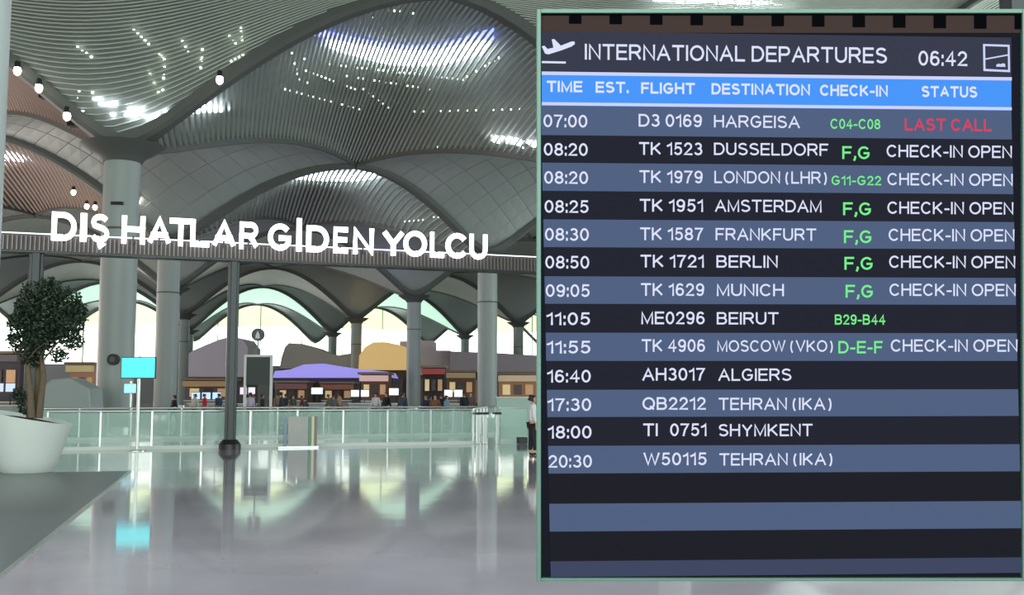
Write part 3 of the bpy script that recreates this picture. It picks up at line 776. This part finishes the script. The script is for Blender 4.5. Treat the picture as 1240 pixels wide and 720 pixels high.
# free standing advertising panel
q = lineY(365, .2)
ad = thing('advert_panel', 'narrow upright grey panel with colored edges before the front balustrade', 'advert panel', q)
MB().box(q + Vector((0, 0, .52)), (.62, .06, .92), MS).build('panel', mat('ad_grey', (150, 152, 148), .3, noise=.2, nscale=2), ad)
for dx, c, n in ((-.40, (120, 140, 160), 'edge_strip'), (.36, (96, 136, 110), 'edge_strip'), (.46, (200, 205, 170), 'edge_strip'), (.55, (130, 110, 106), 'edge_strip')):
    MB().box(q + SD * dx + Vector((0, 0, .5)), (.08, .05, .96), MS).build(n, mat('ad%d' % int(dx * 100), c, .4), ad)
MB().box(q + Vector((0, 0, .03)), (1.25, .3, .05), MS).build('foot', M_steel, ad)
# queue stanchions beyond the opening
stp = None
for k, px in enumerate([92, 112, 130, 183, 204, 222, 305, 330, 398, 415, 436, 460, 478, 512, 535, 548, 560]):
    q = on_floor(px, 522 + (k % 3) * 2); 
    if stp is None:
        stp = thing('queue_stanchion', '', 'stanchion', (0, 0, 0), group='queue stanchions beyond the balustrades')
        for o in (MB().tube([(0, 0, .03), (0, 0, .95)], .03, 10).build('post', M_white, smooth=True), MB().lathe([(.17, 0), (.17, .02), (.04, .05)], (0, 0, 0), 18).build('base', M_white, smooth=True),
                  MB().lathe([(.045, .93), (.045, 1.02), (.03, 1.04)], (0, 0, 0), 12).build('head', M_black, smooth=True)): o.parent = stp
        s = stp
    else: s = copy_tree(stp)
    s.location = (q.x, q.y, 0); s['label'] = 'slim white queue post seen through the glass balustrades'

# ---------------------------------------------------------------- hall furniture beyond
# dark board on two white posts with a round sign above
Y = 56; a = at(297.5, 430, Y); b = at(329, 430, Y); top = at(313, 432, Y).z; bot = at(313, 466, Y).z
t = thing('board_stand', 'dark rectangular board between two white posts under the bright arch', 'notice board', ((a.x + b.x) / 2, Y, 0))
MB().box(((a.x + b.x) / 2, Y, (top + bot) / 2), (b.x - a.x - .15, .1, top - bot)).build('panel', mat('board_grey', (62, 70, 66), .5), t)
for x in (a.x, b.x): MB().box((x, Y, top / 2 + .02), (.13, .13, top)).build('post', M_white, t, bevel=.01)
MB().box(((a.x + b.x) / 2, Y, top + .06), (b.x - a.x + .13, .13, .12)).build('top_rail', M_white, t)
cz = at(312.5, 405, Y); MB().tube([(cz.x, Y, top + .1), (cz.x, Y, cz.z - .3)], .035, 8).build('rod', M_dark, t)
MB().tube([(cz.x, Y - .08, cz.z), (cz.x, Y + .08, cz.z)], .34, 28).build('round_sign', mat('disc_grey', (92, 98, 100), .5), t)
MB().prism([(cz.x - .12, Y - .1, cz.z - .2), (cz.x + .12, Y - .1, cz.z - .2), (cz.x + .09, Y - .1, cz.z + .02), (cz.x, Y - .1, cz.z + .2), (cz.x - .09, Y - .1, cz.z + .02)], (0, .03, 0)).build('sign_emblem', M_white, t)
# round black speaker on column
A_ = LPT[(0, 1)]; cz = at(137, 435, A_.y - .9)
t = thing('wall_speaker', 'round black speaker mounted on the nearest thick column', 'speaker', (cz.x, cz.y, cz.z))
MB().tube([(cz.x, cz.y - .08, cz.z), (cz.x, cz.y + .16, cz.z)], .25, 24).build('casing', M_black, t, smooth=True)
MB().tube([(cz.x, cz.y - .11, cz.z), (cz.x, cz.y - .07, cz.z)], .13, 20).build('cone', M_rib, t, smooth=True)
cz = at(142, 246, A_.y - .8)
tag(MB().box(cz, (.55, .2, .14)).build('wall_lamp', M_black, bevel=.03), 'small flat black fitting high on the nearest thick column', 'fitting')

# pavilion roofs
def pavilion(label, pts, Y, m, depth=8, roofm=None, cat='pavilion', wallx=None, fascia=None):
    """outline of the arched roof seen from the hall (px), extruded back, on a wall and posts"""
    P = [at(x, y, Y) for x, y in pts]; x0 = min(p.x for p in P); x1 = max(p.x for p in P); zb = min(p.z for p in P)
    t = thing('pavilion', label, cat, ((x0 + x1) / 2, Y, 0))
    MB().prism([tuple(p) for p in P], (0, depth, 0)).build('roof', m, t)
    MB().box(((x0 + x1) / 2, Y + depth / 2 + .3, zb / 2), ((x1 - x0) * .94, depth * .9, zb - .02)).build('wall', fascia or mat('shop_wall', (84, 72, 66), .8), t)
    MB().box(((x0 + x1) / 2, Y - .1, zb + .1), (x1 - x0, .3, .28)).build('fascia', roofm or mat('fascia_brown', (92, 64, 50), .7), t)
    n = max(2, int((x1 - x0) / 5))
    for k in range(n):
        x = x0 + (x1 - x0) * (k + .5) / n
        MB().box((x, Y + .18 + .05, zb * .45), ((x1 - x0) / n * .7, .12, zb * .7)).build('shop_window', mat('shopwin%d' % (k % 3), ((120, 96, 70), (70, 60, 58), (150, 130, 104))[k % 3], .3, emit=(.25, .05, .4)[k % 3]), t)
    return t
M_hill = mat('roof_lavender', (208, 200, 214), .7, noise=.08, nscale=.2)
M_hill2 = mat('roof_grey', (194, 192, 182), .7, noise=.08, nscale=.2)
pavilion('grey curved roof pavilion under the left side of the bright arch', [(222, 458), (222, 432), (234, 424), (250, 417), (265, 411), (280, 407), (293, 410), (300, 420), (300, 458)], 165, M_hill)
pavilion('grey curved roof pavilion under the right side of the bright arch', [(338, 448), (341, 432), (345, 420), (350, 415), (366, 416), (380, 420), (396, 427), (410, 430), (434, 426), (434, 448)], 168, M_hill2)
M_roof_warmlit = mat('roof_warm_lit', (232, 196, 136), .7, emit=.4, ecol=(245, 205, 130))  # warm light on the dome put into its colour and glow
pavilion('orange lit domed pavilion left of the blue grey column', [(434, 450), (435, 430), (442, 420), (452, 414), (468, 414), (482, 417), (492, 420), (492, 450)], 150, M_roof_warmlit)
pavilion('grey flat roof shop block behind the blue grey column', [(484, 456), (484, 413), (524, 412), (524, 424), (545, 424), (545, 456)], 160, M_hill, fascia=mat('wallgrey3', (140,132,138), .8))
pavilion('long grey shop block left of the departures board', [(545, 452), (545, 425), (600, 427), (648, 430), (690, 430), (690, 452)], 158, mat('roof_dusk', (186, 178, 188), .8))
# purple canopy
Y = 112
P = [at(x, y, Y) for x, y in [(330, 457), (333, 449), (352, 447), (368, 441), (392, 440), (430, 446), (470, 450), (474, 457)]]
cn = thing('lit_canopy', 'wide purple lit canopy beyond the dark board', 'canopy', ((P[0].x + P[-1].x) / 2, Y, 0))
MB().prism([tuple(p) for p in P], (0, 7, 0)).build('membrane', mat('lilac', (140, 130, 210), .5, emit=.62, ecol=(160, 152, 238)), cn)
x0, x1, zb = P[0].x, P[-1].x, P[0].z
MB().box(((x0 + x1) / 2, Y + 3.4, zb - .28), (x1 - x0 + .4, 7.2, .5)).build('edge_beam', mat('purple_dark', (48, 40, 78), .6), cn)
for k in range(5):
    MB().box((x0 + (x1 - x0) * k / 4 * .98 + .1, Y + .3, zb / 2 - .25), (.2, .2, zb - .5)).build('post', M_dark, cn)
# brown kiosks
def kiosk(label, px0, px1, py0, py1, Y, col, emit=0, sign=None, scr=None):
    a = at(px0, py0, Y); b = at(px1, py0, Y); z = a.z; zb = 0; cx = (a.x + b.x) / 2; wd = b.x - a.x
    t = thing('kiosk', label, 'kiosk', (cx, Y, 0))
    MB().box((cx, Y + 1.5, z * .5), (wd, 2.6, z)).build('body', mat('kb%s' % str(col), col, .7, emit=emit), t)
    MB().box((cx, Y + 1.2, z + .08), (wd + .4, 3.6, .2)).build('roof', mat('kioskroof', (120, 108, 92), .6), t)
    MB().box((cx, Y - .35, z - .35), (wd + .1, .5, .5)).build('fascia', mat('kf%s' % str(sign or col), sign or col, .6, emit=.25), t)
    MB().box((cx, Y - .2, .55), (wd * .9, .8, 1.1)).build('service_counter', mat('kioskcounter', (140, 132, 118), .6), t)
    MB().box((cx, Y - .2, 1.13), (wd * .95, .95, .06)).build('counter_top', M_white, t)
    for k in range(3):
        MB().box((cx + wd * (-.3 + .3 * k), Y + .15, z * .62), (wd * .2, .08, z * .25)).build('menu_panel', mat('menu%d' % k, ((210, 190, 140), (60, 50, 46), (190, 150, 110))[k], .4, emit=(.5, 0, .35)[k]), t)
    return t
kiosk('low brown kiosk with a pale fascia under the orange pavilion', 437, 470, 453, 480, 92, (112, 74, 58), .05, (228, 190, 190))
kiosk('dark kiosk with a red fascia right of the blue grey column', 512, 538, 445, 480, 96, (52, 44, 44), 0, (150, 60, 56))
kiosk('brown kiosk with a yellow fascia left of the wide grey column', 541, 575, 450, 482, 103, (104, 80, 60), .05, (150, 130, 96))
kiosk('tan kiosk with a cream counter right of the wide grey column', 604, 650, 453, 484, 90, (168, 124, 92), .1, (196, 178, 150))
kiosk('brown fascia kiosk under the left grey pavilion', 224, 280, 460, 484, 100, (96, 84, 92), .05, (150, 122, 84))
kiosk('peach fronted kiosk seen between the tree and the thick column', 84, 114, 441, 482, 84, (176, 136, 112), .1, (196, 178, 130))
kiosk('dark shop front seen left of the tree trunk', -30, 24, 428, 484, 80, (70, 66, 72), 0, (92, 84, 88))
kiosk('dark brown kiosk right of the dark post under the arch', 335, 372, 463, 484, 100, (92, 74, 66), 0, (104, 70, 70))
kiosk('brown kiosk below the right end of the purple canopy', 390, 428, 464, 484, 104, (84, 62, 54), 0, (120, 74, 60))
# check-in desks with monitors
def desk(label, px, Y, wpx, scr_col, n=2, py=476):
    c = at(px, py, Y); wd = wpx * Y / F
    t = thing('check_in_desk', label, 'desk', (c.x, Y, 0))
    MB().box((c.x, Y, .52), (wd, .8, 1.0)).build('body', mat('desk_body', (160, 170, 168), .5), t, bevel=.02)
    MB().box((c.x, Y, 1.04), (wd + .15, .95, .06)).build('top', M_white, t)
    for k in range(n):
        x = c.x + wd * ((k + .5) / n - .5)
        MB().box((x, Y, 1.35), (.06, .06, .7)).build('monitor_pole', M_dark, t)
        s = MB().box((x, Y, c.z), (wd / n * .85, .08, .55)).build('monitor', M_black, t)
        MB().box((x, Y - .05, c.z), (wd / n * .8, .02, .48)).build('display', mat('scr%s' % str(scr_col), (40, 40, 40), .3, emit=1.3, ecol=scr_col), s)
    return t
desk('desk with two bright white monitors right of the slim column', 436, 78, 24, (236, 244, 255))
desk('desk with one white monitor left of the blue grey column', 477, 76, 14, (250, 250, 255), 1, 474)
desk('desk with white monitors left of the wide grey column', 549, 74, 24, (245, 250, 255), 2)
desk('desk with a white monitor under the purple canopy', 384, 80, 17, (225, 245, 250), 1, 473)
desk('wide desk with light blue monitors left of the dark sign post', 250, 76, 38, (180, 215, 250), 3, 479)
desk('desk with blue white monitors at the far left edge', 6, 62, 28, (190, 205, 255), 2, 469)
desk('desk with small monitors just right of the dark sign post', 300, 74, 20, (225, 215, 240), 2, 473)
# second planter-like sculpture behind the tree
Y = 43
P = [at(50, 470, Y), at(62, 459, Y), at(84, 457, Y), at(108, 470, Y), at(113, 500, Y), at(46, 500, Y)]
for p in P[4:]: p.z = 0
tag(MB().prism([tuple(p) for p in P], (0, 1.4, 0)).build('information_desk', mat('desk_shell', (150, 162, 160), .4), bevel=.05), 'slanted pale grey desk shell behind the tree trunk', 'desk')

# ---------------------------------------------------------------- people
def skin_mesh(name, verts, edges, root, m, parent, sub=2):
    me = bpy.data.meshes.new(name); me.from_pydata([v[:3] for v in verts], edges, [])
    o = bpy.data.objects.new(name, me); COL.objects.link(o)
    sk = o.modifiers.new('skin', 'SKIN'); sk.use_smooth_shade = True
    lay = me.skin_vertices[0].data if me.skin_vertices else None
    if lay is None:
        bm = bmesh.new(); bm.from_mesh(me); bm.verts.layers.skin.verify(); bm.to_mesh(me); bm.free(); lay = me.skin_vertices[0].data
    for i, v in enumerate(verts):
        r = v[3]; lay[i].radius = r if isinstance(r, tuple) else (r, r); lay[i].use_root = (i == root)
    ss = o.modifiers.new('sub', 'SUBSURF'); ss.levels = sub; ss.render_levels = sub
    dg = bpy.context.evaluated_depsgraph_get(); dg.update()
    m2 = bpy.data.meshes.new_from_object(o.evaluated_get(dg)); m2.materials.clear(); m2.materials.append(m)
    for p in m2.polygons: p.use_smooth = True
    bpy.data.objects.remove(o); bpy.data.meshes.remove(me)
    n = bpy.data.objects.new(name, m2); COL.objects.link(n); n.parent = parent; return n
M_skin = mat('skin', (188, 148, 126), .55)
def person(label, x, y, rz, top, legs, hair, stride=.12, arm=.1, h=1.72, detail=False):
    t = thing('person', label, 'person', (x, y, 0), rz)
    s = h / 1.72
    def S(v): return [(a * s, b * s, c * s, (r[0] * s, r[1] * s) if isinstance(r, tuple) else r * s) for a, b, c, r in v]
    st = stride
    V = [(0, 0, .97, (.11, .08)), (0, 0, 1.15, (.10, .08)), (0, 0, 1.36, (.14, .09)), (0, 0, 1.46, .065), (0, -.01, 1.53, .055), (0, -.02, 1.60, .085), (0, -.01, 1.68, .075),
         (-.19, 0, 1.40, .055), (-.24, .02 - arm * .3, 1.13, .045), (-.25, -arm, .90, .033), (-.25, -arm * 1.2, .82, .04),
         (.19, 0, 1.40, .055), (.24, .02 + arm * .3, 1.13, .045), (.25, arm, .90, .033), (.25, arm * 1.2, .82, .04),
         (-.09, 0, .88, .075), (-.10, -st * .5, .50, .055), (-.10, -st, .09, .045), (-.10, -st - .13, .045, .04),
         (.09, 0, .88, .075), (.10, st * .5, .50, .055), (.10, st, .09, .045), (.10, st - .13, .045, .04)]
    E = [(0, 1), (1, 2), (2, 3), (3, 4), (4, 5), (5, 6), (2, 7), (7, 8), (8, 9), (9, 10), (2, 11), (11, 12), (12, 13), (13, 14), (0, 15), (15, 16), (16, 17), (17, 18), (0, 19), (19, 20), (20, 21), (21, 22)]
    if detail:
        for sx, hz, hy in ((-1, 10, -arm * 1.2), (1, 14, arm * 1.2)):
            for q in range(5):
                k = len(V); bx = sx * .25
                if q == 4: V += [(bx, hy - .05, .80, .014), (bx, hy - .07, .765, .011)]
                else: V += [(bx + sx * .004, hy - .03 + q * .02, .76, .012), (bx - sx * .01, hy - .028 + q * .02, .71 + (q == 3) * .012, .010)]
                E += [(hz, k), (k, k + 1)]
    skin_mesh('body', S(V), E, 0, M_skin, t, 2)
    Tv = [(0, 0, .90, (.19, .15)), (0, 0, 1.12, (.175, .14)), (0, 0, 1.36, (.19, .13)), (0, 0, 1.455, .085), (-.20, 0, 1.40, .075), (-.245, .02 - arm * .3, 1.13, .062), (-.252, -arm * .95, .92, .048), (.20, 0, 1.40, .075), (.245, .02 + arm * .3, 1.13, .062), (.252, arm * .95, .92, .048)]
    skin_mesh('shirt', S(Tv), [(0, 1), (1, 2), (2, 3), (2, 4), (4, 5), (5, 6), (2, 7), (7, 8), (8, 9)], 0, top, t, 1)
    Lv = [(0, 0, .96, (.16, .125)), (-.09, 0, .86, .11), (-.10, -st * .5, .50, .082), (-.10, -st * .97, .12, .066), (.09, 0, .86, .11), (.10, st * .5, .50, .082), (.10, st * .97, .12, .066)]
    skin_mesh('trousers', S(Lv), [(0, 1), (1, 2), (2, 3), (0, 4), (4, 5), (5, 6)], 0, legs, t, 1)
    for sx, sy in ((-.10, -st), (.10, st)):
        skin_mesh('shoe', S([(sx, sy + .03, .05, .05), (sx, sy - .08, .042, .045), (sx, sy - .16, .035, .035)]), [(0, 1), (1, 2)], 0, M_black, t, 1)
    skin_mesh('hair', S([(0, .025, 1.62, .088), (0, .01, 1.70, .086), (0, .045, 1.57, .06)]), [(2, 0), (0, 1)], 0, hair, t, 2)
    if detail:
        b = MB().box((-.035 * s, -.105 * s, 1.615 * s), (.022, .015, .012)).box((.035 * s, -.105 * s, 1.615 * s), (.022, .015, .012)); o = b.build('eyes', M_black); o.parent = t
        o = MB().box((0, -.112 * s, 1.585 * s), (.022, .03, .035)).build('nose', M_skin, bevel=.006); o.parent = t
        o = MB().box((0, -.1 * s, 1.55 * s), (.045, .012, .01)).build('mouth', mat('lip', (150, 90, 84), .5)); o.parent = t
    return t
def cloth(n, c): return mat('cloth_' + n, c, .85)
H1 = mat('hair_black', (24, 22, 22), .7); H2 = mat('hair_brown', (70, 50, 38), .7)
q = on_floor(646, 551)
person('person in a pale shirt and black trousers standing at the board edge', q.x - .02, q.y, PI * .55, cloth('pale', (198, 204, 204)), cloth('black', (26, 28, 30)), H1, .06, .06, 1.66, True)
ppl = [(248, 66, 'red', (190, 50, 60), 'person in a red and white top behind the balustrade, left of the post'),
       (303, 60, 'lav', (190, 180, 200), 'person in a pale lilac top just right of the dark post'),
       (318, 64, 'dark', (40, 42, 46), 'person in black below the dark board'),
       (327, 66, 'brown', (92, 70, 58), 'person in a brown coat right under the dark board post'),
       (336, 62, 'taupe', (120, 100, 84), 'person in a taupe coat left of the canopy posts'),
       (346, 68, 'ink', (36, 40, 52), 'person in a navy jacket under the purple canopy edge'),
       (398, 70, 'olive', (110, 104, 70), 'person in an olive coat under the canopy right half'),
       (411, 72, 'tan', (170, 130, 90), 'person in a tan jacket beside the white monitors'),
       (488, 56, 'slate', (60, 70, 84), 'person in slate grey left of the blue grey column base'),
       (516, 56, 'navy', (40, 44, 70), 'person in dark blue just right of the blue grey column'),
       (527, 54, 'rust', (128, 84, 58), 'person in a rust brown jacket right of the blue grey column'),
       (534, 58, 'coal', (34, 34, 40), 'person in black beside the rust brown jacket'),
       (562, 60, 'night', (30, 34, 40), 'person in black between the desks and the wide grey column'),
       (211, 58, 'char', (36, 38, 42), 'person in black at the foot of the left column cluster'),
       (78, 60, 'grey', (120, 120, 124), 'person in grey behind the slanted desk shell'),
         (308, 72, 'plum', (70, 50, 62), 'person in a plum coat between the lilac and black dressed persons'),
         (341, 58, 'smoke', (54, 56, 60), 'person in smoke grey between the taupe coat and navy jacket'),
         (355, 74, 'moss', (72, 80, 62), 'person in moss green left of the canopy monitor'),
         (366, 76, 'wine', (96, 44, 50), 'person in wine red left of the canopy monitor desk'),
         (404, 60, 'ash', (84, 88, 92), 'person in ash grey between the olive coat and tan jacket'),
         (468, 62, 'jet', (22, 24, 28), 'person in jet black left of the single white monitor'),
         (521, 62, 'choc', (72, 48, 38), 'person in chocolate brown among the group right of the blue grey column'),
         (541, 54, 'sky', (120, 150, 176), 'person in light blue before the desk left of the wide column'),
         (570, 66, 'mud', (88, 76, 66), 'person in mud brown touching the wide grey column edge'),
         (236, 62, 'ivory', (200, 196, 184), 'person in ivory left of the red and white top'),
         (265, 68, 'ocean', (50, 74, 96), 'person in ocean blue between the red top and the dark post'),
         (455, 66, 'white', (206, 208, 210), 'person in white between the two monitor desks')]
rp = random.Random(3)
for (px, Y, n, c, lb) in ppl:
    q = at(px, 478, Y)
    person(lb, q.x, Y, rp.uniform(0, 6.28), cloth(n, c), cloth('trs%d' % (px % 3), ((34, 36, 44), (60, 62, 70), (44, 38, 36))[px % 3]), H1 if px % 2 else H2, rp.uniform(.03, .22), rp.uniform(.03, .18), rp.uniform(1.6, 1.82))
